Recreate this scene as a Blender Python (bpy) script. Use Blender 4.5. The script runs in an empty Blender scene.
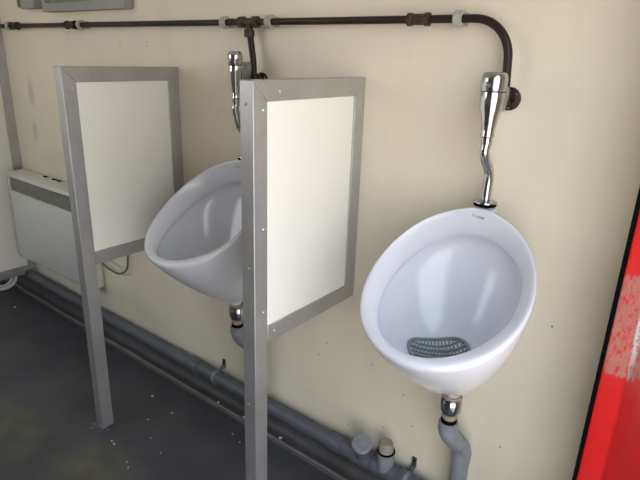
import bpy, bmesh, math, random
from mathutils import Vector, Matrix
from mathutils.bvhtree import BVHTree
R = math.radians
S = bpy.context.scene
COL = S.collection
random.seed(7)

# ------------------------------------------------------------------ helpers
def link(o):
    COL.objects.link(o); return o

def empty(name, loc, label=None, cat=None, group=None, kind=None):
    o = link(bpy.data.objects.new(name, None)); o.location = loc; o.empty_display_size = .05
    tag(o, label, cat, group, kind); return o

def tag(o, label=None, cat=None, group=None, kind=None):
    if label: o['label'] = label
    if cat: o['category'] = cat
    if group: o['group'] = group
    if kind: o['kind'] = kind
    return o

def build(name, bm, mat, parent=None, smooth=False, bevel=0, seg=2, subd=0, angle=40):
    """link a bmesh (world coordinates) as one mesh object, origin at parent or at its own base"""
    bmesh.ops.recalc_face_normals(bm, faces=bm.faces)
    me = bpy.data.meshes.new(name)
    xs = [v.co for v in bm.verts]
    if parent is not None:
        off = parent_world(parent)
        bmesh.ops.translate(bm, verts=bm.verts, vec=-off)
    else:
        lo = Vector([min(c[i] for c in xs) for i in range(3)]); hi = Vector([max(c[i] for c in xs) for i in range(3)])
        off = Vector(((lo.x + hi.x) / 2, (lo.y + hi.y) / 2, lo.z))
        bmesh.ops.translate(bm, verts=bm.verts, vec=-off)
    bm.to_mesh(me); bm.free()
    for m in (mat if isinstance(mat, (list, tuple)) else [mat]): me.materials.append(m)
    o = link(bpy.data.objects.new(name, me))
    if parent is not None: o.parent = parent
    else: o.location = off
    if smooth:
        for p in me.polygons: p.use_smooth = True
    if subd:
        s = o.modifiers.new('sub', 'SUBSURF'); s.levels = s.render_levels = subd
    if bevel:
        b = o.modifiers.new('bev', 'BEVEL'); b.width = bevel; b.segments = seg; b.limit_method = 'ANGLE'; b.angle_limit = R(35)
    if smooth == 'auto' or bevel:
        for p in me.polygons: p.use_smooth = True
        me.set_sharp_from_angle(angle=R(angle))
    return o

def parent_world(p):
    v = Vector((0, 0, 0))
    while p is not None:
        v += p.location; p = p.parent
    return v

def copy_tree(o, parent=None):
    c = o.copy(); COL.objects.link(c); c.parent = parent
    for ch in list(o.children): copy_tree(ch, c)
    return c

def box(bm, x0, x1, y0, y1, z0, z1, mi=0):
    vs = [bm.verts.new((x, y, z)) for z in (z0, z1) for y in (y0, y1) for x in (x0, x1)]
    fs = [(0, 1, 3, 2), (4, 5, 7, 6), (0, 1, 5, 4), (2, 3, 7, 6), (0, 2, 6, 4), (1, 3, 7, 5)]
    for f in fs: bm.faces.new([vs[i] for i in f]).material_index = mi
    return bm

def prism(bm, poly, lo, hi, axis='x'):
    """extrude polygon of 2-tuples along axis"""
    def P(a, b, t):
        return {'x': (t, a, b), 'y': (a, t, b), 'z': (a, b, t)}[axis]
    A = [bm.verts.new(P(a, b, lo)) for a, b in poly]; B = [bm.verts.new(P(a, b, hi)) for a, b in poly]
    n = len(poly)
    bm.faces.new(A); bm.faces.new(B[::-1])
    for i in range(n): bm.faces.new((A[i], A[(i + 1) % n], B[(i + 1) % n], B[i]))
    return bm

def sweep(bm, pts, rad, n=20, caps=True, sx=1.0):
    """tube through pts, radius constant or per point; parallel-transport frame"""
    pts = [Vector(p) for p in pts]
    if not isinstance(rad, (list, tuple)): rad = [rad] * len(pts)
    dirs = []
    for i in range(len(pts)):
        d = Vector((0, 0, 0))
        if i: d += (pts[i] - pts[i - 1]).normalized() if (pts[i] - pts[i - 1]).length > 1e-7 else Vector((0, 0, 0))
        if i < len(pts) - 1: d += (pts[i + 1] - pts[i]).normalized() if (pts[i + 1] - pts[i]).length > 1e-7 else Vector((0, 0, 0))
        dirs.append(d.normalized() if d.length > 1e-6 else dirs[-1])
    a = Vector((1, 0, 0)) if abs(dirs[0].x) < .8 else Vector((0, 1, 0))
    u = (a - dirs[0] * a.dot(dirs[0])).normalized()
    rings = []
    for p, d, r in zip(pts, dirs, rad):
        u = (u - d * u.dot(d)).normalized(); w = d.cross(u)
        rings.append([bm.verts.new(p + (u * math.cos(2 * math.pi * k / n) * sx + w * math.sin(2 * math.pi * k / n)) * r) for k in range(n)])
    for i in range(len(rings) - 1):
        for k in range(n):
            bm.faces.new((rings[i][k], rings[i][(k + 1) % n], rings[i + 1][(k + 1) % n], rings[i + 1][k]))
    if caps:
        bm.faces.new(rings[0][::-1]); bm.faces.new(rings[-1])
    return bm

def lathe(bm, base, axis, prof, n=28, caps=True):
    """prof = [(t along axis, radius)]"""
    base = Vector(base); d = Vector(axis).normalized()
    a = Vector((1, 0, 0)) if abs(d.x) < .8 else Vector((0, 1, 0))
    u = (a - d * a.dot(d)).normalized(); w = d.cross(u)
    rings = [[bm.verts.new(base + d * t + (u * math.cos(2 * math.pi * k / n) + w * math.sin(2 * math.pi * k / n)) * r) for k in range(n)] for t, r in prof]
    for i in range(len(rings) - 1):
        for k in range(n):
            bm.faces.new((rings[i][k], rings[i][(k + 1) % n], rings[i + 1][(k + 1) % n], rings[i + 1][k]))
    if caps:
        bm.faces.new(rings[0][::-1]); bm.faces.new(rings[-1])
    return bm

def arc(c, r, a0, a1, e1, e2, n=10):
    c = Vector(c); e1 = Vector(e1); e2 = Vector(e2)
    return [c + (e1 * math.cos(R(a0 + (a1 - a0) * i / n)) + e2 * math.sin(R(a0 + (a1 - a0) * i / n))) * r for i in range(n + 1)]

def catmull(P, n=6):
    P = [Vector(p) for p in P]; out = []
    for i in range(len(P) - 1):
        p0 = P[max(i - 1, 0)]; p1 = P[i]; p2 = P[i + 1]; p3 = P[min(i + 2, len(P) - 1)]
        for k in range(n):
            t = k / n
            out.append(.5 * ((2 * p1) + (p2 - p0) * t + (2 * p0 - 5 * p1 + 4 * p2 - p3) * t * t + (3 * p1 - p0 - 3 * p2 + p3) * t ** 3))
    return out + [P[-1]]

# ------------------------------------------------------------------ materials
class N:
    """small node-building helper"""
    def __init__(s, name):
        s.m = bpy.data.materials.new(name); s.m.use_nodes = True
        s.t = s.m.node_tree; s.b = s.t.nodes['Principled BSDF']
    def new(s, t, **k):
        n = s.t.nodes.new(t)
        for a, v in k.items(): setattr(n, a, v)
        return n
    def ln(s, a, b): s.t.links.new(a, b)
    def coord(s, kind='Object'):
        return s.new('ShaderNodeTexCoord').outputs[kind]
    def pos(s): return s.new('ShaderNodeNewGeometry').outputs['Position']
    def noise(s, scale, detail=3, vec=None, rough=.55, stretch=None):
        n = s.new('ShaderNodeTexNoise'); n.inputs['Scale'].default_value = scale; n.inputs['Detail'].default_value = detail
        n.inputs['Roughness'].default_value = rough
        v = vec or s.pos()
        if stretch:
            mp = s.new('ShaderNodeMapping'); mp.inputs['Scale'].default_value = stretch; s.ln(v, mp.inputs['Vector']); v = mp.outputs[0]
        s.ln(v, n.inputs['Vector']); return n.outputs['Fac']
    def ramp(s, fac, stops):
        r = s.new('ShaderNodeValToRGB'); s.ln(fac, r.inputs['Fac'])
        e = r.color_ramp.elements
        while len(e) < len(stops): e.new(.5)
        for el, (p, c) in zip(e, stops):
            el.position = p; el.color = (*c, 1) if len(c) == 3 else c
        return r.outputs['Color']
    def mix(s, fac, a, b):
        m = s.new('ShaderNodeMix', data_type='RGBA')
        for i, v in ((0, fac), (6, a), (7, b)):
            if isinstance(v, (int, float)): m.inputs[i].default_value = v
            elif isinstance(v, tuple): m.inputs[i].default_value = (*v, 1)
            else: s.ln(v, m.inputs[i])
        return m.outputs[2]
    def math(s, op, a, b=0.0, c=None):
        m = s.new('ShaderNodeMath', operation=op)
        for i, v in enumerate((a, b) if c is None else (a, b, c)):
            if isinstance(v, (int, float)): m.inputs[i].default_value = v
            else: s.ln(v, m.inputs[i])
        return m.outputs[0]
    def bump(s, h, strength=.1, dist=.01):
        b = s.new('ShaderNodeBump'); b.inputs['Strength'].default_value = strength; b.inputs['Distance'].default_value = dist
        s.ln(h, b.inputs['Height']); s.ln(b.outputs[0], s.b.inputs['Normal'])
    def near(s, centre, radii, soft=.6):
        """1 inside an ellipsoid of world radii round centre, falling to 0 at its rim"""
        mp = s.new('ShaderNodeVectorMath', operation='SUBTRACT'); s.ln(s.pos(), mp.inputs[0]); mp.inputs[1].default_value = centre
        sc = s.new('ShaderNodeVectorMath', operation='DIVIDE'); s.ln(mp.outputs[0], sc.inputs[0]); sc.inputs[1].default_value = radii
        l = s.new('ShaderNodeVectorMath', operation='LENGTH'); s.ln(sc.outputs[0], l.inputs[0])
        r = s.new('ShaderNodeMapRange'); s.ln(l.outputs['Value'], r.inputs[0])
        r.inputs[1].default_value = 1; r.inputs[2].default_value = 1 - soft; r.inputs[3].default_value = 0; r.inputs[4].default_value = 1
        return r.outputs[0]

def simple(name, col, rough=.5, metal=0, var=.12, scale=18, coat=0, spec=.5, bump=0):
    n = N(name); b = n.b
    f = n.noise(scale, 4)
    lo = tuple(c * (1 - var) for c in col); hi = tuple(min(1, c * (1 + var)) for c in col)
    n.ln(n.ramp(f, [(.3, lo), (.7, hi)]), b.inputs['Base Color'])
    b.inputs['Roughness'].default_value = rough; b.inputs['Metallic'].default_value = metal
    b.inputs['Coat Weight'].default_value = coat; b.inputs['Coat Roughness'].default_value = .05
    b.inputs['Specular IOR Level'].default_value = spec
    if bump: n.bump(n.noise(scale * 12, 3), bump, .002)
    return n.m

def wall_mat():
    n = N('cream wall'); b = n.b
    c = n.ramp(n.noise(1.6, 4), [(.3, (.705, .635, .495)), (.7, (.770, .704, .560))])
    grime = n.ramp(n.noise(7, 5, stretch=(1, 1, .35)), [(.52, (0, 0, 0)), (.8, (1, 1, 1))])
    c = n.mix(n.math('MULTIPLY', grime, .22), c, (.50, .45, .34))
    # damp stains beside the heater
    for ce, ra, a in (((-2.895, 0, 1.185), (.04, .2, .085), .45), ((-2.909, 0, .99), (.035, .2, .065), .40), ((-2.70, 0, .84), (.2, .2, .12), .18)):
        m = n.math('MULTIPLY', n.near(ce, ra), a); c = n.mix(m, c, (.32, .33, .24))
    for ce, ra, a in (((-.40, 0, 1.0), (.12, .2, .16), .0), ((-2.2, 0, .2), (.5, .2, .12), .2)):
        c = n.mix(n.math('MULTIPLY', n.near(ce, ra), a), c, (.35, .31, .24))
    # small black plug holes and specks
    for x, z in SPECKS:
        c = n.mix(n.near((x, 0, z), (.0032, .05, .0032), .5), c, (.03, .03, .03))
    n.ln(c, b.inputs['Base Color']); b.inputs['Roughness'].default_value = .42
    n.bump(n.noise(55, 3), .06, .003)
    return n.m

SPECKS = [(-.965, .47), (-1.0, .41), (-.78, .46), (-.72, .245), (-.66, .40), (-.86, .185), (-.345, .37), (-.27, .78), (-.62, .30), (-.83, .62),
          (-2.065, 1.432), (-2.065, 1.418), (-1.883, 1.434), (-1.883, 1.420), (-1.62, 1.478)]
M = {}
M['wall'] = wall_mat()
M['wall_plain'] = simple('cream room lining', (.78, .74, .64), .6, var=.06, scale=2)
M['wall_dark'] = simple('grey brown room lining', (.26, .25, .23), .7, var=.08, scale=2)
M['ceiling'] = simple('ceiling white', (.82, .80, .74), .7, var=.05, scale=2)

def floor_mat():
    n = N('dark vinyl floor'); b = n.b
    c = n.ramp(n.noise(2.2, 6, rough=.65), [(.32, (.038, .039, .046)), (.55, (.062, .063, .072)), (.78, (.100, .101, .11))])
    y = n.ramp(n.noise(9, 4), [(.36, (0, 0, 0)), (.72, (1, 1, 1))])
    near = n.math('MAXIMUM', n.near((-1.53, -.60, 0), (.26, .17, .3), .8), n.near((-1.97, -.68, 0), (.24, .20, .3), .8))
    c = n.mix(n.math('MULTIPLY', n.math('MULTIPLY', near, y), .75), c, (.16, .15, .065))
    c = n.mix(n.math('MULTIPLY', near, .25), c, (.10, .097, .06))
    sp = n.ramp(n.noise(140, 2), [(.80, (0, 0, 0)), (.83, (1, 1, 1))])
    c = n.mix(n.math('MULTIPLY', sp, .5), c, (.35, .34, .32))
    n.ln(c, b.inputs['Base Color'])
    r = n.new('ShaderNodeMapRange'); n.ln(n.noise(5, 5), r.inputs[0]); r.inputs[3].default_value = .38; r.inputs[4].default_value = .62
    n.ln(r.outputs[0], b.inputs['Roughness'])
    n.bump(n.noise(180, 3), .12, .002)
    return n.m
M['floor'] = floor_mat()
M['plinth'] = simple('dark coved vinyl edge', (.048, .046, .046), .5, var=.25, scale=9)
M['plinth_edge'] = simple('painted highlight on coved vinyl', (.17, .16, .145), .5, var=.3, scale=20)  # paler tone stands in for the highlight on the edge
M['alu'] = simple('satin grey aluminium', (.47, .465, .46), .42, .75, var=.06, scale=12)
M['panel'] = simple('off-white laminate', (.83, .810, .745), .38, var=.02, scale=3)
M['screw'] = simple('zinc screw', (.55, .55, .54), .3, .9)
M['ceramic'] = simple('white glazed ceramic', (.65, .662, .71), .15, var=.015, scale=5, coat=.15)
M['chrome'] = simple('aged chrome', (.50, .50, .515), .15, 1, var=.22, scale=45)
M['chrome_dull'] = simple('dull chrome', (.36, .36, .37), .3, 1, var=.25, scale=60)
M['brownpipe'] = simple('dark brown painted copper', (.018, .010, .007), .42, var=.4, scale=60, spec=.3)
M['brass'] = simple('tarnished brass fitting', (.050, .030, .017), .5, .2, var=.4, scale=90)
M['clip'] = simple('pale plastic clip', (.40, .385, .335), .5)
M['rubber'] = simple('black rubber', (.004, .004, .004), .9, spec=.03)
M['pvc'] = simple('grey plastic pipe', (.085, .092, .106), .42, var=.12, scale=20)
M['pvc_light'] = simple('light grey plastic trap', (.205, .213, .228), .30, var=.15, scale=25)
M['tan'] = simple('brown push-fit cap', (.26, .235, .185), .5, var=.15)
M['seal'] = simple('yellowed seal', (.30, .25, .16), .6, var=.3, scale=80)
M['zincdark'] = simple('dull steel bracket', (.12, .12, .12), .45, .6, var=.3, scale=60)
M['heater'] = simple('cream enamelled steel', (.62, .61, .55), .4, var=.03)
M['grille'] = simple('grey dusty grille', (.30, .29, .255), .6, var=.15, scale=50)
M['mark'] = simple('dark blue print', (.05, .055, .08), .4)
M['mat'] = simple('grey green translucent rubber mat', (.20, .24, .225), .35, var=.15, scale=60)
M['cable'] = simple('brown cable', (.11, .07, .04), .5)
M['crumb'] = simple('grey filler', (.30, .28, .25), .8)
M['chip'] = simple('white paint chip', (.75, .73, .68), .6)
M['glass'] = simple('grey obscured glass', (.16, .165, .17), .3, var=.1)
M['winframe'] = simple('grey window frame', (.27, .27, .26), .45, var=.05)
M['boxbrown'] = simple('brown box side', (.10, .075, .05), .5)
M['ground'] = simple('sunlit concrete yard', (.50, .46, .39), .9, var=.15, scale=3)

def red_mat():
    n = N('red gloss paint worn'); b = n.b
    base = n.ramp(n.noise(5, 4), [(.3, (.68, .014, .016)), (.7, (.82, .028, .026))])
    sc = n.noise(150, 6, rough=.8, stretch=(1, 1, .35))
    zone = n.near((-0.0952, -0.2089, 0.9205), (.10, .09, .15), .30)
    wear = n.ramp(n.math('MULTIPLY', n.math('ADD', sc, .12), zone), [(.54, (0, 0, 0)), (.62, (1, 1, 1))])
    light = n.mix(n.math('MULTIPLY', zone, .25), base, (.62, .08, .06))
    c = n.mix(n.math('MULTIPLY', wear, .60), light, (.42, .33, .27))
    # white glare painted into the colour along the worn arris
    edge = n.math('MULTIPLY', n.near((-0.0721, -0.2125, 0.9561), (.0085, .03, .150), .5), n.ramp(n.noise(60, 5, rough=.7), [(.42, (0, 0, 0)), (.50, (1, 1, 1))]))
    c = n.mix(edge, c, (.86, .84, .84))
    n.ln(c, b.inputs['Base Color'])
    b.inputs['Roughness'].default_value = .32; b.inputs['Coat Weight'].default_value = .3
    n.bump(sc, .1, .002)
    return n.m
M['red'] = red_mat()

# ------------------------------------------------------------------ room
XL, YF, ZC = -3.95, -2.30, 2.30
XE = -0.127                                                     # inner face of the end wall that holds the doorway
def struct(name, bm, mat, **k):
    o = build(name, bm, mat, **k); o['kind'] = 'structure'; return o
struct('floor', box(bmesh.new(), XL, 0, YF, 0, -.06, 0), M['floor'])
struct('wall_back', box(bmesh.new(), XL - .06, -.0, 0, .06, -.06, ZC + .06), M['wall'])
struct('wall_left', box(bmesh.new(), XL - .06, XL, YF, 0, -.06, ZC + .06), M['wall_plain'])
struct('ceiling', box(bmesh.new(), XL, -.04, YF, 0, ZC, ZC + .06), M['ceiling'])
bm = bmesh.new()                                             # wall opposite, with a high opening added at the far end for fill light
WX0, WX1, WZ0, WZ1 = -3.80, -2.10, 1.15, 2.1
box(bm, XL - .06, WX0, YF - .06, YF, -.06, ZC + .06); box(bm, WX1, -.001, YF - .06, YF, -.06, ZC + .06)
box(bm, WX0, WX1, YF - .06, YF, -.06, WZ0); box(bm, WX0, WX1, YF - .06, YF, WZ1, ZC + .06)
struct('wall_front', bm, M['wall_dark'])
# end wall: doorway from y=-.35 to y=-1.80
bm = bmesh.new()
box(bm, XE, -.001, YF, -1.45, -.06, ZC); box(bm, XE, -.001, -1.45, -.16, 2.0, ZC); box(bm, XE, -.001, -.16, 0, -.06, ZC)
struct('wall_right', bm, M['wall_plain'])
struct('ground', box(bmesh.new(), -14, 14, -14, 10, -.30, -.2), M['ground'])

# red steel door frame at the right, profile in plan
dr = empty('door_1', (-.08, -.22, 0), kind='structure')
prof = [(-0.1205, -0.2), (-0.1156, -0.2036), (-0.0801, -0.2071), (-0.0756, -0.208), (-0.0721, -0.2116), (-0.0516, -0.2321), (-0.048, -0.2361), (0.0249, -0.3379), (0.0383, -0.3468)]
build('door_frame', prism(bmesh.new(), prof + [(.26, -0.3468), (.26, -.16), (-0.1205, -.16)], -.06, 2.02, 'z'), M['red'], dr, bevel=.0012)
build('rubber_gasket', box(bmesh.new(), -0.1285, -0.1205, -0.2036, -.161, 0, 2.0), M['rubber'], dr, bevel=.0008)
build('seam', prism(bmesh.new(), [(-0.0703, -0.212), (-0.0641, -0.22), (-0.0569, -0.2289), (-0.0516, -0.2343), (-0.0374, -0.2543), (-0.0329, -0.249), (-0.048, -0.2267), (-0.0685, -0.2071)], 0.9312, 0.9347, 'z'), M['rubber'], dr)

# coved vinyl edge along the back wall
PH, PY = .012, -.060
bs = empty('baseboard_back', (-2, 0, 0), kind='structure')
build('cove', prism(bmesh.new(), [(0, 0), (0, .07), (-.006, .07), (-.014, .035), (-.028, .018), (-.042, PH), (PY, PH), (PY - .004, PH - .003), (PY - .012, .0)], XL, -.129, 'x'), M['plinth'], bs, bevel=.001)
build('edge_highlight', prism(bmesh.new(), [(PY + .004, PH - .001), (PY + .004, PH + .0012), (PY - .003, PH + .0005), (PY - .0045, PH - .002), (PY - .003, PH - .004)], XL, -.129, 'x'), M['plinth_edge'], bs)  # thin pale strip paints the highlight line along the cove

# shuttered window high on the wall (its lower edge shows)
w = empty('window_1', (-2.30, 0, 1.56), kind='structure')
x0, x1, z0, z1 = -2.60, -1.955, 1.555, 1.95
bm = bmesh.new(); t = .035
box(bm, x0, x1, -.035, 0, z0, z0 + t); box(bm, x0, x1, -.035, 0, z1 - t, z1); box(bm, x0, x0 + t, -.035, 0, z0 + t, z1 - t); box(bm, x1 - t, x1, -.035, 0, z0 + t, z1 - t)
build('window_frame', bm, M['winframe'], w, bevel=.002)
build('pane', box(bmesh.new(), x0 + t, x1 - t, -.022, -.001, z0 + t, z1 - t), M['glass'], w)

# ------------------------------------------------------------------ dividers
def make_screw(parent, p, axis):
    bm = bmesh.new(); lathe(bm, p, axis, [(-.001, .0042), (.0012, .0042), (.0024, .0028), (.0026, .0008)], 12)
    return build('screw', bm, M['screw'], parent, smooth='auto')

def divider(x, label, xrear=0.0):
    """U-channel frame round a laminate sheet; right face at x, standing out from the back wall"""
    T, D, Z0, Z1, Wd = .043, .45, .680, 1.351, .0475
    xl = x - T; xc = x - T / 2
    t = empty('urinal_divider', (xc, -D / 2, 0), label, 'divider', 'divider screens between the urinals')
    g = .0006
    build('panel', box(bmesh.new(), xl + .006, x - .006, -D + .02, -.01, Z0 + .02, Z1 - .02), M['panel'], t)
    # mitred stiles and rails
    post = prism(bmesh.new(), [(-D, 0.0), (-D, Z1), (-D + Wd - g, Z1 - Wd), (-D + Wd - g, 0.004)], xl, x, 'x')
    po = build('post', post, M['alu'], t, bevel=.0018)
    tr = build('top_rail', prism(bmesh.new(), [(-D + g, Z1), (0, Z1), (-Wd, Z1 - Wd), (-D + Wd, Z1 - Wd)], xl, x, 'x'), M['alu'], t, bevel=.0012)
    wr = build('wall_rail', prism(bmesh.new(), [(0, Z1 - g), (-Wd + g, Z1 - Wd - g), (-Wd + g, Z0 + Wd), (0, Z0)], xl, x, 'x'), M['alu'], t, bevel=.0012)
    br = build('bottom_rail', prism(bmesh.new(), [(-D + Wd, Z0), (-g, Z0), (-Wd, Z0 + Wd), (-D + Wd, Z0 + Wd)], xl, x, 'x'), M['alu'], t, bevel=.0012)
    ax = (1, 0, 0)
    for z in (1.285, 1.00, .775): make_screw(po, (x, -D + .033, z), ax)
    for y in (-.36, -.075): make_screw(tr, (x, y, Z1 - .026), ax)
    for z in (1.275, 1.02, .775): make_screw(wr, (x, -.030, z), ax)
    for y in (-.375, -.32, -.075): make_screw(br, (x, y, Z0 + .026), ax)
    for z in (1.30, 1.19, .90, .50): make_screw(po, (xc + random.uniform(-.006, .006), -D, z), (0, -1, 0))
    return t
d2 = divider(-.868, 'grey framed cream divider screen with one tall post, nearer to the red door frame')
d1 = divider(-1.700, 'grey framed cream divider screen standing beside the wall heater')
# crumbs of filler at the foot of the far post
for i, (dx, dy, s) in enumerate(((-.045, -.005, .007), (-.03, -.02, .006), (.012, -.012, .005), (.028, .014, .005))):
    bm = bmesh.new(); bmesh.ops.create_icosphere(bm, subdivisions=1, radius=s * .75)
    for v in bm.verts: v.co *= random.uniform(.6, 1.3); v.co.z *= .45
    bmesh.ops.translate(bm, verts=bm.verts, vec=(-1.712 + dx, -.452 + dy, s * .27))
    tag(build('filler_crumb', bm, M['crumb']), 'pale crumb of old filler at the foot of the divider post beside the heater', 'crumb', 'filler crumbs at the post foot')

# tall cubicle side beyond the heater
XCU = -3.120
cu = empty('cubicle_panel', (XCU - .02, -.4, .14), 'tall cream cubicle side panel with grey edge rails, left of the wall heater', 'cubicle panel')
CD, CZ1, CZ0 = .95, 2.0, .142
build('panel', box(bmesh.new(), XCU - .035, XCU - .005, -CD + .02, -.0455, CZ0 + .022, CZ1 - .02), M['panel'], cu)
bm = bmesh.new(); prism(bm, [(0, CZ1), (-.05, CZ1), (-.05, 1.517), (0, 1.517)], XCU - .04, XCU, 'x'); prism(bm, [(0, 1.481), (-.05, 1.481), (-.05, CZ0 + .0506), (0, CZ0 + .0506)], XCU - .04, XCU, 'x')
box(bm, XCU - .04, XCU, -.05, -.046, 1.481, 1.517)
wr = build('wall_rail', bm, M['alu'], cu, bevel=.0008)
br = build('bottom_rail', prism(bmesh.new(), [(-CD, CZ0), (-.074, CZ0), (-.070, .1605), (-.0006, .1605), (-.0006, CZ0 + .05), (-CD, CZ0 + .05)], XCU - .04, XCU, 'x'), M['alu'], cu, bevel=.0012)
build('post', box(bmesh.new(), XCU - .04, XCU, -CD - .05, -CD - .001, 0, CZ1), M['alu'], cu, bevel=.0015)
make_screw(br, (XCU, -.165, CZ0 + .035), (1, 0, 0)); make_screw(wr, (XCU, -.025, 1.2), (1, 0, 0))

# ------------------------------------------------------------------ urinals
XU = -.460
O_ = dict(y=-.241, z=.911, a=.195, b=.221, ph=.917, bow=.019, egg=-.027)
I_ = dict(y=-.212, z=.870, a=.155, b=.193, ph=1.049, bow=.028, egg=.077, x=-.006)
NS = 72
def oval(q, i):
    th = 2 * math.pi * i / NS
    s, c = math.sin(th), math.cos(th); L = q['b'] * c; wd = q['a'] * s * (1 + q['egg'] * c); n = q['bow'] * c * c
    return Vector((wd + q.get('x', 0), q['y'] + L * math.sin(q['ph']) - n * math.cos(q['ph']), q['z'] + L * math.cos(q['ph']) + n * math.sin(q['ph'])))
def urinal_bowl(xu):
    bm = bmesh.new()
    nrm = Vector((0, -math.cos(.95 + .0), math.sin(.95)))
    nrm = Vector((0, -math.sin(math.pi / 2 - .95), math.cos(math.pi / 2 - .95)))
    Bo = Vector((0, -.112, .563)); Bi = Vector((0, -.185, .700))
    rings = []
    def bump(th):                                             # neck under the flush pipe, th = 0 at the top
        th = (th + math.pi) % (2 * math.pi) - math.pi
        return math.exp(-(th / .20) ** 4)
    th = [2 * math.pi * i / NS for i in range(NS)]
    O = [oval(O_, i) for i in range(NS)]; I = [oval(I_, i) for i in range(NS)]
    cen = Vector((0, O_['y'], O_['z']))
    def out(h, g, push, neck, drop=0):
        ring = []
        for i in range(NS):
            o = O[i]; up = max(0.0, math.cos(th[i]))
            wf = ((1 - math.cos(th[i])) / 2) ** .8
            gg = g + (1 - h ** 1.38 - g) * wf * .92
            p = Vector((Bo.x + (o.x - Bo.x) * h, Bo.y + (o.y - Bo.y) * h, Bo.z + (o.z - Bo.z) * (1 - gg)))
            topness = up
            p.y += push * topness ** 1.4 * (-p.y)
            b = bump(th[i]) * neck
            p.z += .005 * b
            p.y = min(p.y, -.001)
            ring.append(bm.verts.new(p + Vector((xu, 0, 0))))
        return ring
    # underside, from drain spigot up to the rim
    n0 = [bm.verts.new(Vector((xu + .021 * math.sin(t), Bo.y + .021 * math.cos(t), Bo.z - .02))) for t in th]
    n1 = [bm.verts.new(Vector((xu + .023 * math.sin(t), Bo.y + .023 * math.cos(t), Bo.z + .004))) for t in th]
    rings += [n0, n1]
    for h, g, pu, nk in ((.20, .985, .2, 0), (.36, .93, .35, 0), (.52, .84, .5, 0), (.67, .71, .6, .0), (.80, .55, .7, .0), (.90, .385, .8, .0), (.955, .22, .85, .0), (.982, .10, .6, .35)):
        rings.append(out(h, g, pu, nk))
    # rim crown
    def blend(k, lift, neck):
        ring = []
        for i in range(NS):
            p = O[i].lerp(I[i], k) + nrm * lift
            b = bump(th[i]) * neck
            p.z += .005 * b; p.y += .004 * b
            p.y = min(p.y, -.001)
            ring.append(bm.verts.new(p + Vector((xu, 0, 0))))
        return ring
    rings += [blend(0, 0, 1), blend(.06, .0085, 1), blend(.22, .015, .8), blend(.5, .019, .3), blend(.80, .018, .05), blend(.93, .013, 0), blend(.985, .006, 0), blend(1.0, -.002, 0)]
    def inn(h, g, u=.0):
        u = u or (.16 * max(0, min(1, g / .08)) * (1 - g))
        return [bm.verts.new(Vector((xu + I[i].x * h, min(-.012, Bi.y + (I[i].y - Bi.y) * h * (1 + u * max(0, math.cos(th[i])))), Bi.z + (I[i].z - Bi.z) * (1 - g)))) for i in range(NS)]
    rings += [inn(1.02, .03), inn(1.05, .07), inn(1.055, .15), inn(1.02, .28), inn(.94, .43), inn(.83, .62), inn(.67, .79), inn(.48, .91), inn(.28, .975), inn(.10, 1.0)]
    for a, b in zip(rings, rings[1:]):
        for k in range(NS): bm.faces.new((a[k], a[(k + 1) % NS], b[(k + 1) % NS], b[k]))
    bm.faces.new(rings[0][::-1]); bm.faces.new(rings[-1])
    return bm

def project_on(o_src, bvh, verts, d):
    out = []
    for v in verts:
        hit = bvh.ray_cast(v, d)
        out.append(hit[0] - Vector(d) * .0006 if hit[0] else v)
    return out

def urinal(xu, label):
    t = empty('urinal', (xu, -.11, .53), label, 'urinal', 'wall-hung bowl urinals')
    bowl = build('bowl', urinal_bowl(xu), M['ceramic'], t, smooth=True, subd=1)
    bv = urinal_bowl(xu); bmesh.ops.recalc_face_normals(bv, faces=bv.faces); tree = BVHTree.FromBMesh(bv); bv.free()
    nb = bmesh.new(); lathe(nb, (xu + .001, -.056, 1.0682), (0, .55, -1), [(0, .024), (.001, .0265), (.006, .0272), (.014, .0265), (.03, .022), (.05, .012)], 40)
    for v in nb.verts: v.co.y = min(v.co.y, -.001)
    build('inlet_neck', nb, M['ceramic'], t, smooth='auto')
    # printed mark on the upper rim
    cu_ = bpy.data.curves.new('mark', 'FONT'); cu_.body = 'Armitage'; cu_.size = .0062; cu_.resolution_u = 3; cu_.shear = .25; cu_.offset = .0
    tmp = bpy.data.objects.new('mark', cu_); COL.objects.link(tmp)
    dg = bpy.context.evaluated_depsgraph_get(); me = bpy.data.meshes.new_from_object(tmp.evaluated_get(dg))
    bpy.data.objects.remove(tmp)
    mb = bmesh.new(); mb.from_mesh(me)
    ring = [(.0028 * math.cos(a), .0020 * math.sin(a)) for a in [k * math.pi / 8 for k in range(16)]]
    A = [mb.verts.new((-.005 + x, .002 + y, 0)) for x, y in ring]; B = [mb.verts.new((-.005 + x * .6, .002 + y * .6, 0)) for x, y in ring]
    for k in range(16): mb.faces.new((A[k], A[(k + 1) % 16], B[(k + 1) % 16], B[k]))
    bmesh.ops.subdivide_edges(mb, edges=mb.edges, cuts=1)
    uvec = Vector((1, 0, -.02)).normalized(); vvec = Vector((0, .80, .60))
    c = Vector((xu - .013, -.085, 1.054)); d = Vector((0, .45, -.85)).normalized()
    for v in mb.verts:
        p = c + uvec * v.co.x + vvec * v.co.y * .62 - d * .06
        h = tree.ray_cast(p, d)
        v.co = (h[0] - d * .0009) if h[0] else p
    build('maker_mark', mb, M['mark'], t)
    return t
ur2 = urinal(XU, 'white ceramic bowl urinal with a green mat inside, beside the red door frame')
XU1 = XU - .838
ur1 = copy_tree(ur2); ur1.location.x += XU1 - XU
ur1['label'] = 'white ceramic bowl urinal half hidden between the two divider screens'

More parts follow.
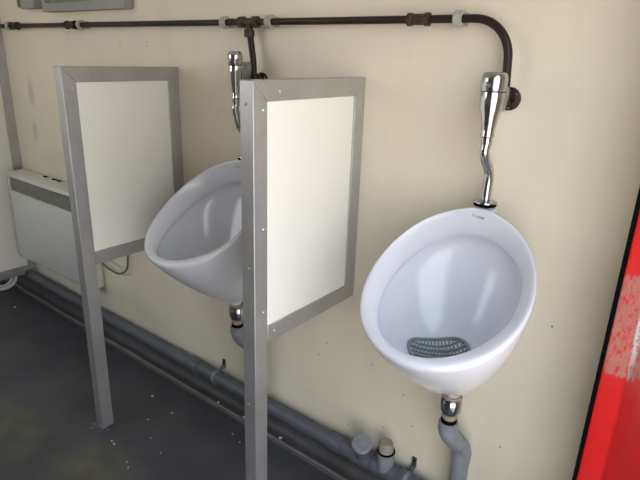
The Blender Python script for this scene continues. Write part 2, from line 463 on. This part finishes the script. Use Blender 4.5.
# drain mat lying in the nearer bowl
mb_ = urinal_bowl(XU); bmesh.ops.recalc_face_normals(mb_, faces=mb_.faces); mtree = BVHTree.FromBMesh(mb_); mb_.free()
def mat_mesh():
    bm = bmesh.new(); c = Vector((-.476, -.196, .712)); W2, L2 = .055, .078
    def inside(u, v, k=1.0): return (abs(u) / (W2 * k)) ** 2.6 + (abs(v) / (L2 * k)) ** 2.6 < 1
    def P(u, v, h):
        # follows the dish of the bowl
        r2 = (u / .12) ** 2 + (v / .12) ** 2
        ca, sa = math.cos(R(-50)), math.sin(R(-50))
        p = c + Vector((u * ca - v * sa, u * sa + v * ca, .2))
        hit = mtree.ray_cast(p, Vector((0, 0, -1)))
        return (hit[0] if hit[0] else p) + Vector((0, 0, .0015 + h))
    n = 60
    ring = []
    for k in range(n):
        a = 2 * math.pi * k / n; cu, cv = math.cos(a), math.sin(a)
        u = W2 * math.copysign(abs(cu) ** .77, cu); v = L2 * math.copysign(abs(cv) ** .77, cv)
        ring.append((u, v))
    def band(k0, k1, h0, h1):
        A = [[bm.verts.new(P(u * k, v * k, h)) for u, v in ring] for k, h in ((k0, h0), (k0, h1), (k1, h1), (k1, h0))]
        for a, b in zip(A, A[1:] + A[:1]):
            for i in range(n): bm.faces.new((a[i], a[(i + 1) % n], b[(i + 1) % n], b[i]))
    band(1.0, .93, 0, .006)
    def bar(u0, v0, u1, v1, wd, h0=0.0, h1=.005):
        s = 6
        d = Vector((u1 - u0, v1 - v0, 0)); L = d.length
        if L < 1e-4: return
        pr = Vector((-d.y, d.x, 0)) / L * wd / 2
        prev = None
        for i in range(s + 1):
            q = Vector((u0, v0, 0)) + d * i / s
            q4 = [bm.verts.new(P(q.x + sg * pr.x, q.y + sg * pr.y, h)) for sg, h in ((-1, h0), (1, h0), (1, h1), (-1, h1))]
            if prev:
                for j in range(4): bm.faces.new((prev[j], prev[(j + 1) % 4], q4[(j + 1) % 4], q4[j]))
            else: bm.faces.new(q4)
            prev = q4
        bm.faces.new(prev[::-1])
    # heavy ribs, then the fine grid between them
    for u in (-.017, .017): 
        v = L2 * (1 - (abs(u) / W2) ** 2.6) ** (1 / 2.6) * .95; bar(u, -v, u, v, .005, 0, .0065)
    for k in range(-9, 10):
        v = k * .0090; 
        u = W2 * max(0, 1 - (abs(v) / L2) ** 2.6) ** (1 / 2.6) * .96; bar(-u, v, u, v, .0034, 0, .004)
    for k in (-4.2, 0, 4.2):
        u = k * .0080
        if abs(u) < W2 * .95:
            v = L2 * max(0, 1 - (abs(u) / W2) ** 2.6) ** (1 / 2.6) * .95; bar(u, -v, u, v, .0022)
    return bm
tag(build('urinal_mat', mat_mesh(), M['mat']), 'grey green perforated rubber mat lying in the urinal by the red door frame', 'urinal mat')

# ------------------------------------------------------------------ flush valves
def flush_valve(x, label, k=1.0, dz=0.0):
    t = empty('flush_valve', (x, -.06, 1.07), label, 'flush valve', 'chrome flush valves')
    y = -.100
    bm = bmesh.new(); lathe(bm, (x, y, 1.342 + dz), (0, -.04, 1), [(a, r * k) for a, r in [(0, .0265), (.003, .0285), (.026, .0292), (.036, .0275), (.041, .022), (.042, .010)]], 36)
    build('cap', bm, M['chrome'], t, smooth='auto')
    bm = bmesh.new(); lathe(bm, (x, y, 1.341 + dz), (0, 0, -1), [(a, r * k) for a, r in [(0, .0262), (.012, .0272), (.032, .0255), (.055, .0200), (.075, .0165), (.092, .0148), (.094, .0158), (.099, .0158), (.101, .0128)]], 36)
    build('body', bm, M['chrome'], t, smooth='auto')
    bm = bmesh.new(); prism(bm, [(x - .017, 1.352 + dz), (x + .017, 1.352 + dz), (x + .019, 1.335 + dz), (x + .014, 1.295 + dz), (x - .014, 1.295 + dz), (x - .019, 1.335 + dz)], y + .01, -.045, 'y')
    build('inlet_block', bm, M['chrome_dull'], t, bevel=.003)
    pts = catmull([(x, y, 1.24 + dz), (x, y, 1.225 + dz), (x, y - .003, 1.205 + dz), (x + .001, y + .012, 1.182), (x + .003, y + .030, 1.160), (x + .003, y + .038, 1.138), (x + .002, -.060, 1.110), (x + .002, -.060, 1.077)], 5)
    bm = bmesh.new(); sweep(bm, pts, [.0128 if i < 6 else .0115 for i in range(len(pts))], 24)
    build('flush_pipe', bm, M['chrome'], t, smooth='auto')
    bm = bmesh.new(); lathe(bm, (x + .002, -.060, 1.0762), (0, 0, 1), [(0, .026), (.002, .0285), (.005, .028), (.0075, .018), (.009, .0118)], 36)
    build('flange', bm, M['chrome'], t, smooth='auto')
    bm = bmesh.new(); lathe(bm, (x + .002, -.060, 1.0685), (0, 0, 1), [(0, .022), (.002, .027), (.0068, .0275), (.0076, .025)], 32)
    build('washer', bm, M['rubber'], t, smooth='auto')
    bm = bmesh.new(); lathe(bm, (x, y, 1.3405 + dz), (0, 0, 1), [(0, .0262 * k), (.0005, .0276 * k), (.0018, .0276 * k), (.0024, .0262 * k)], 36)
    build('seam_ring', bm, M['rubber'], t, smooth='auto')
    # small oval window and button on the front of the cap
    bm = bmesh.new(); lathe(bm, (x - .003, y - .0275 * k, 1.355 + dz), (-.1, -1, 0), [(0, .0062), (.0018, .0058), (.0028, .004)], 16)
    build('button', bm, M['chrome_dull'], t, smooth='auto')
    return t
fv2 = flush_valve(-.462, 'chrome flush valve and bent flush pipe above the urinal by the red door frame')
fv1 = flush_valve(-1.290, 'chrome flush valve and pipe partly hidden behind the nearer divider screen', .80, .028)

# ------------------------------------------------------------------ supply pipe
sp = empty('supply_pipe', (-1.8, -.03, 1.5), 'long dark brown water pipe with tarnished fittings running along the top of the wall', 'water pipe')
PZ, PYY, PR = 1.499, -.032, .0098
bm = bmesh.new()
xv, br_ = -.463, .090
pts = [Vector((-3.9, PYY, PZ)), Vector((xv - br_, PYY, PZ))] + arc((xv - br_, PYY, PZ - br_), br_, 90, 0, (1, 0, 0), (0, 0, 1), 14)[1:] + [Vector((xv + .004, PYY, 1.345)), Vector((xv + .006, PYY, 1.325))]
sweep(bm, pts, PR, 20); build('main_run', bm, M['brownpipe'], sp, smooth='auto')
bm = bmesh.new(); sweep(bm, catmull([(-1.294, PYY, PZ - .02), (-1.288, PYY, 1.44), (-1.278, PYY, 1.38), (-1.276, PYY, 1.325)], 5), PR, 18); build('drop_pipe', bm, M['brownpipe'], sp, smooth='auto')
def coupling(x, L=.05, mat='brass', r=.0155):
    bm = bmesh.new(); h = L / 2
    sweep(bm, [(x - h, PYY, PZ), (x - h + .002, PYY, PZ), (x - h + .012, PYY, PZ), (x - h + .014, PYY, PZ), (x + h - .014, PYY, PZ), (x + h - .012, PYY, PZ), (x + h - .002, PYY, PZ), (x + h, PYY, PZ)],
          [r * .8, r, r, r * .84, r * .84, r, r, r * .8], 10)
    return build('coupling', bm, M[mat], sp, smooth='auto')
coupling(-2.90, .07, 'brownpipe', .0185); coupling(-2.37, .075, 'brownpipe', .018); coupling(-.700, .062, 'brass', .0165)
bm = bmesh.new()
sweep(bm, [(-1.338, PYY, PZ), (-1.336, PYY, PZ), (-1.316, PYY, PZ), (-1.314, PYY, PZ), (-1.279, PYY, PZ), (-1.277, PYY, PZ), (-1.257, PYY, PZ), (-1.255, PYY, PZ)], [.013, .0175, .0175, .0125, .0125, .0175, .0175, .013], 10)
sweep(bm, [(-1.296, PYY, PZ - .005), (-1.296, PYY, PZ - .022), (-1.296, PYY, PZ - .023), (-1.295, PYY, PZ - .043), (-1.295, PYY, PZ - .045)], [.012, .012, .0165, .0165, .012], 10)
build('tee', bm, M['brass'], sp, smooth='auto')
for x, zz in ((-.457, 1.322), (-1.270, 1.322)):
    bm = bmesh.new(); lathe(bm, (x, -.0005, zz), (0, -1, 0), [(0, .027), (.005, .027), (.006, .0255), (.008, .014), (.022, .0135)], 30)
    lathe(bm, (x - .001, PYY, zz), (0, -.1, 1), [(-.014, .008), (-.010, .0125), (.02, .0128), (.024, .010)], 20)
    bp_ = build('back_plate', bm, M['brownpipe'], sp, smooth='auto')
    for a in (35, 155, 275):
        bm = bmesh.new(); lathe(bm, (x + .020 * math.cos(R(a)), -.006, zz + .020 * math.sin(R(a))), (0, -1, 0), [(0, .0035), (.0015, .003)], 10)
        build('screw', bm, M['screw'], bp_, smooth='auto')

def pipe_clip(x, label):
    bm = bmesh.new(); n = 22
    ro, ri, hw = .0195, .0108, .0095
    pr = []
    prof_o = [(ro * math.cos(R(a)), ro * math.sin(R(a))) for a in [60 + (300 - 60) * k / n for k in range(n + 1)]]
    prof_i = [(ri * math.cos(R(a)), ri * math.sin(R(a))) for a in [300 - (300 - 60) * k / n for k in range(n + 1)]]
    # open side faces down-right; foot to the wall
    rot = lambda p: (p[0] * math.cos(R(-52)) - p[1] * math.sin(R(-52)), p[0] * math.sin(R(-52)) + p[1] * math.cos(R(-52)))
    poly = [(PYY + a, PZ + b) for a, b in (prof_o + prof_i)]
    A = [bm.verts.new((x - hw, a, b)) for a, b in poly]; B = [bm.verts.new((x + hw, a, b)) for a, b in poly]; m = len(poly)
    for i in range(m): bm.faces.new((A[i], A[(i + 1) % m], B[(i + 1) % m], B[i]))
    for V in (A, B):
        for i in range(n): bm.faces.new((V[i], V[i + 1], V[m - 2 - i], V[m - 1 - i]))
    box(bm, x - hw, x + hw, PYY + .0125, -.0003, PZ - .0145, PZ + .0145)
    bmesh.ops.scale(bm, vec=(1, 1, 1), verts=bm.verts)
    return tag(build('pipe_clip', bm, M['clip'], smooth='auto'), label, 'pipe clip', 'pale plastic clips on the water pipe')
pipe_clip(-2.955, 'pale plastic pipe clip nearest the cubicle panel')
pipe_clip(-2.29, 'pale plastic pipe clip below the shuttered window')
pipe_clip(-1.405, 'pale plastic pipe clip just left of the pipe tee')
pipe_clip(-1.205, 'pale plastic pipe clip just right of the pipe tee')
pipe_clip(-.592, 'pale plastic pipe clip beside the bend above the nearer urinal')

# ------------------------------------------------------------------ urinal wastes
def waste(x, label, dx=.028):
    t = empty('waste_trap', (x, -.112, .12), label, 'waste pipe', 'waste pipes under the urinals')
    y = -.112
    bm = bmesh.new(); lathe(bm, (x, y, .542), (0, 0, -1), [(-.006, .025), (-.004, .0285), (.004, .0285), (.006, .0295), (.034, .0285), (.044, .024), (.046, .018)], 30)
    build('chrome_collar', bm, M['chrome'], t, smooth='auto')
    bm = bmesh.new(); lathe(bm, (x, y, .5535), (0, 0, -1), [(0, .0255), (.004, .028), (.0065, .0255)], 26); build('seal_ring', bm, M['seal'], t, smooth='auto')
    bm = bmesh.new(); lathe(bm, (x, y, .495), (0, 0, -1), [(0, .017), (.003, .0215), (.010, .0222), (.014, .018), (.020, .0185)], 26); build('lock_ring', bm, M['seal'], t, smooth='auto')
    bm = bmesh.new(); lathe(bm, (x, y, .477), (0, 0, -1), [(0, .019), (.002, .0215), (.012, .0218), (.014, .020)], 26); build('rubber_seal', bm, M['rubber'], t, smooth='auto')
    z0 = .462
    P = catmull([(x, y, z0), (x, y, z0 - .022), (x + .004, y + .004, z0 - .040), (x + dx * .5, y + .028, z0 - .072), (x + dx * .95, y + .052, z0 - .098), (x + dx, y + .058, z0 - .118), (x + dx, y + .058, z0 - .140)], 5)
    rr = [.0248] * len(P)
    bm = bmesh.new(); sweep(bm, [Vector((x, y, z0 + .004))] + P, [.0225] + rr, 26); build('swan_neck', bm, M['pvc_light'], t, smooth='auto')
    bm = bmesh.new(); lathe(bm, (x, y, z0 + .003), (0, 0, -1), [(0, .0245), (.002, .0272), (.026, .0272), (.028, .025)], 26); build('socket', bm, M['pvc_light'], t, smooth='auto')
    mid = P[17]; dd = (P[19] - P[16]).normalized()
    bm = bmesh.new(); lathe(bm, mid, dd, [(-.006, .0250), (-.005, .0262), (.0, .0262), (.001, .025)], 26); build('joint_ring', bm, M['pvc_light'], t, smooth='auto')
    xx, yy = x + dx, y + .058
    bm = bmesh.new(); lathe(bm, (xx, yy, z0 - .118), (0, 0, -1), [(0, .025), (.002, .0278), (.030, .0278), (.032, .0252), (.205, .0252)], 26); build('down_pipe', bm, M['pvc_light'], t, smooth='auto')
    return t
waste(XU, 'light grey bent waste pipe with chrome collar under the nearer urinal')
waste(XU1 + .008, 'light grey waste pipe with chrome collar under the farther urinal, partly behind the divider post')

# ------------------------------------------------------------------ drain pipe
DY, DZ, DR = -.043, .128, .0275
dp = empty('drain_pipe', (-1.8, DY, .09), 'grey plastic drain pipe running along the foot of the wall', 'drain pipe')
bm = bmesh.new(); sweep(bm, [(-3.9, DY, DZ), (-.16, DY, DZ)], DR, 28); build('pipe_run', bm, M['pvc'], dp, smooth='auto')
def dcoup(x0, x1, r=.0315, mat='pvc'):
    bm = bmesh.new(); sweep(bm, [(x0, DY, DZ), (x0 + .001, DY, DZ), (x1 - .001, DY, DZ), (x1, DY, DZ)], [.028, r, r, .028], 28); return build('coupling', bm, M[mat], dp, smooth='auto')
dcoup(-.905, -.845); dcoup(-.80, -.725); dcoup(-1.66, -1.60); dcoup(-.720, -.63, .0312); dcoup(-.615, -.60, .033); dcoup(-.47, -.36, .0315)
# inspection branch with round plug
ad = Vector((.20, -.40, .88)).normalized(); c0 = Vector((-.768, DY, DZ))
bm = bmesh.new(); lathe(bm, c0, ad, [(.01, .026), (.078, .026), (.079, .030), (.092, .030)], 28); br1 = build('inspection_branch', bm, M['pvc'], dp, smooth='auto')
bm = bmesh.new(); n = 28
lathe(bm, c0, ad, [(a + .026, r) for a, r in [(.064, .0325), (.066, .0335), (.075, .0335), (.077, .0315), (.0765, .022), (.074, .021), (.074, .014), (.077, .013), (.078, .004)]], 28)
pl = build('plug', bm, M['pvc_light'], br1, smooth='auto')
for k in range(14):                                          # finger notches round the plug
    pass
# capped upright branch
bm = bmesh.new(); lathe(bm, (-.675, DY - .004, DZ), (0, -.06, 1), [(.01, .027), (.06, .027), (.062, .0295), (.078, .0295), (.080, .026)], 28); br2 = build('upright_branch', bm, M['pvc_light'], dp, smooth='auto')
bm = bmesh.new(); lathe(bm, (-.675, DY - .0088, DZ + .0795), (0, -.06, 1), [(0, .0262), (.003, .0262), (.004, .0245), (.034, .0210), (.038, .018), (.0395, .009)], 28); build('end_cap', bm, M['tan'], br2, smooth='auto')
bm = bmesh.new(); lathe(bm, (-.675, DY - .0088, DZ + .0785), (0, -.06, 1), [(0, .0292), (.003, .0298), (.005, .028)], 28); build('black_seal', bm, M['rubber'], br2, smooth='auto')

def bracket(x, label):
    bm = bmesh.new(); n = 32; hw = .008; ro, ri = DR + .004, DR + .0004
    V = []
    for xx, r in ((x - hw, ri), (x - hw, ro), (x - .002, ro), (x - .0015, ro - .0015), (x + .0015, ro - .0015), (x + .002, ro), (x + hw, ro), (x + hw, ri)):
        V.append([bm.verts.new((xx, DY + r * math.cos(2 * math.pi * k / n), DZ + r * math.sin(2 * math.pi * k / n))) for k in range(n)])
    for a, b in zip(V, V[1:] + V[:1]):
        for k in range(n): bm.faces.new((a[k], a[(k + 1) % n], b[(k + 1) % n], b[k]))
    t = empty('pipe_bracket', (x, DY, DZ - DR), label, 'bracket', 'steel brackets holding the drain pipe')
    build('ring', bm, M['pvc_light'], t, smooth='auto')
    bm = bmesh.new(); prism(bm, [(-.0005, DZ + .066), (-.0035, DZ + .066), (-.0045, DZ + .035), (-.020, DZ + .027), (-.022, DZ + .024), (-.0005, DZ + .028)], x - .008, x + .008, 'x')
    tb = build('tab', bm, M['zincdark'], t, bevel=.0008)
    bm = bmesh.new(); lathe(bm, (x, -.0035, DZ + .052), (0, -1, 0), [(0, .0042), (.0008, .0042)], 14); build('screw', bm, M['rubber'], tb)
    return t
bracket(-1.492, 'small dark bracket tab on the drain pipe between the two divider posts')
bracket(-.597, 'small steel bracket on the drain pipe beside the brown end cap')

# ------------------------------------------------------------------ heater
HX0, HX1, HY, HZ0, HZ1 = -3.075, -2.375, -.105, .262, .765
h = empty('convector_heater', ((HX0 + HX1) / 2, -.06, HZ0), 'cream wall-mounted convector heater with a grey grille, between cubicle panel and divider', 'heater')
bm = bmesh.new()
prism(bm, [(-.012, HZ0 + .02), (-.012, HZ1 + .0), (HY + .012, HZ1 - .006), (HY + .004, HZ1 - .014), (HY + .002, .738), (HY + .022, .735), (HY + .022, .664), (HY, .660), (HY, HZ0 + .035), (HY + .018, HZ0 + .004), (HY + .03, HZ0)], HX0 + .012, HX1 - .012, 'x')
build('casing', bm, M['heater'], h, bevel=.002)
for xa, xb in ((HX0, HX0 + .0125), (HX1 - .0125, HX1)):
    bm = bmesh.new(); prism(bm, [(-.004, HZ0), (-.004, HZ1 + .004), (HY + .010, HZ1 - .002), (HY - .001, HZ1 - .012), (HY - .003, HZ0 + .032), (HY + .018, HZ0 - .002), (HY + .03, HZ0 - .002)], xa, xb, 'x')
    build('end_cap', bm, M['heater'], h, bevel=.003)
bm = bmesh.new()
k = HX0 + .02
while k < HX1 - .02:
    box(bm, k, k + .0035, HY + .004, HY + .020, .6645, .7345); k += .0085
box(bm, HX0 + .0126, HX1 - .0126, HY + .006, HY + .010, .697, .702)
build('grille', bm, M['grille'], h)
for i, x in enumerate((-2.805, -2.715, -2.665)):
    bm = bmesh.new(); prism(bm, [(x - .013, -.034), (x + .010, -.033), (x + .018, -.020), (x + .004, -.024), (x - .008, -.019)], HZ1 - .002, HZ1 + .0045, 'z')
    build('control_slot', bm, M['rubber'], h, bevel=.001)
bm = bmesh.new(); sweep(bm, catmull([(-2.3735, -.03, .43), (-2.345, -.03, .418), (-2.28, -.026, .392), (-2.20, -.024, .388), (-2.14, -.02, .42), (-2.13, -.012, .47), (-2.14, -.006, .53), (-2.15, -.004, .60)], 8), .0042, 10)
tag(build('power_cable', bm, M['cable'], smooth=True), 'thin brown cable looping from the heater below the divider screen', 'cable')
bm = bmesh.new(); sweep(bm, catmull([(-2.3735, -.022, .455), (-2.33, -.02, .45), (-2.26, -.012, .425), (-2.19, -.008, .418)], 8), .003, 8)
tag(build('power_cable', bm, M['clip'], smooth=True), 'short pale cable above the brown one, running from the heater', 'cable')

# box at the top left
b = empty('wall_box', (-2.80, -.03, 1.575), 'small pale wall box with a brown side, high above the heater', 'box')
build('body', box(bmesh.new(), -2.795, -2.665, -.040, -.0005, 1.572, 1.72), M['winframe'], b, bevel=.004)
build('side_plate', box(bmesh.new(), -2.845, -2.796, -.032, -.0005, 1.580, 1.72), M['boxbrown'], b, bevel=.003)

# pale ribbed hose ring under the cubicle panel
bm = bmesh.new()
ha = Vector((3.3, -1.15, 0)).normalized(); hb = Vector((-ha.y, ha.x, 0)); hc = Vector((-3.205, -.175, 0.130))
for r_, t_, o_ in ((.076, .009, 0), (.054, .0065, .008)):
    sweep(bm, arc(hc + ha * o_, r_, -170, 110, hb, (0, 0, 1), 48), [t_ * (1 + .14 * (i % 2)) for i in range(49)], 12)
tag(build('hose_coil', bm, M['chip'], smooth='auto'), 'pale curled hose standing on the floor under the cubicle panel', 'hose')

# paint chips on the floor
for (x, y, s) in [(-1.741, -.195, .0075), (-1.583, -.212, .005), (-1.617, -.464, .0055), (-1.596, -.468, .006), (-1.477, -.491, .004), (-1.45, -.505, .0035), (-1.423, -.384, .0035), (-3.03, -.193, .009), (-1.30, -.14, .004), (-1.62, -.30, .0035), (-1.52, -.36, .003), (-1.245, -.155, .004)]:
    bm = bmesh.new(); k = random.randint(5, 7)
    poly = [(x + s * .75 * random.uniform(.6, 1.2) * math.cos(6.283 * i / k), y + s * .75 * random.uniform(.5, 1.1) * math.sin(6.283 * i / k)) for i in range(k)]
    prism(bm, poly, .0001, .0022, 'z')
    tag(build('paint_chip', bm, M['chip']), 'tiny pale paint chip on the dark floor', 'paint chip', 'paint chips on the floor')

for (x, y, s) in ((-1.328, -.050, .007), (-1.133, -.048, .009), (-1.48, -.052, .0065)):
    bm = bmesh.new(); prism(bm, [(x + s * .8 * math.cos(1.05 * i + x), y + s * .7 * math.sin(1.05 * i + x)) for i in range(6)], PH + .0005, PH + .003, 'z')
    tag(build('paint_chip', bm, M['chip']), 'pale paint chip lying on the coved edge below the drain pipe', 'paint chip', 'paint chips on the coved edge')

# ------------------------------------------------------------------ light
wd = bpy.data.worlds.new('sky'); S.world = wd; wd.use_nodes = True
nt = wd.node_tree; bg = nt.nodes['Background']
tc = nt.nodes.new('ShaderNodeTexCoord'); sep = nt.nodes.new('ShaderNodeSeparateXYZ'); nt.links.new(tc.outputs['Generated'], sep.inputs[0])
rp = nt.nodes.new('ShaderNodeValToRGB'); nt.links.new(sep.outputs['Z'], rp.inputs['Fac'])
e = rp.color_ramp.elements; e[0].position = 0; e[0].color = (1, .97, .92, 1); e[1].position = .6; e[1].color = (.66, .79, 1.0, 1)
nt.links.new(rp.outputs[0], bg.inputs['Color']); bg.inputs['Strength'].default_value = 1.6
sun = bpy.data.lights.new('sun', 'SUN'); sun.energy = 5.5; sun.angle = R(1.5); sun.color = (1, .94, .84)
so = link(bpy.data.objects.new('sun', sun)); so.rotation_euler = Vector((.55, .35, -1.0)).to_track_quat('-Z', 'Y').to_euler(); so.location = (-3, -3, 5)

# ------------------------------------------------------------------ camera
cam = bpy.data.cameras.new('camera'); co = link(bpy.data.objects.new('camera', cam)); S.camera = co
cam.sensor_fit = 'HORIZONTAL'; cam.sensor_width = 36; cam.lens = 538.255 / 640 * 36; cam.shift_x = 5.810 / 640; cam.clip_start = .02
mt = Matrix(((0.782319, -0.223870, 0.581257), (0.622214, 0.237803, -0.745855), (0.028749, 0.945162, 0.325333)))
co.matrix_world = Matrix.Translation((0, -1.32843, 1.40803)) @ mt.to_4x4()

S.view_settings.view_transform = 'Standard'; S.view_settings.look = 'None'; S.view_settings.gamma = 1; S.view_settings.use_curve_mapping = False
S.view_settings.exposure = 1.33
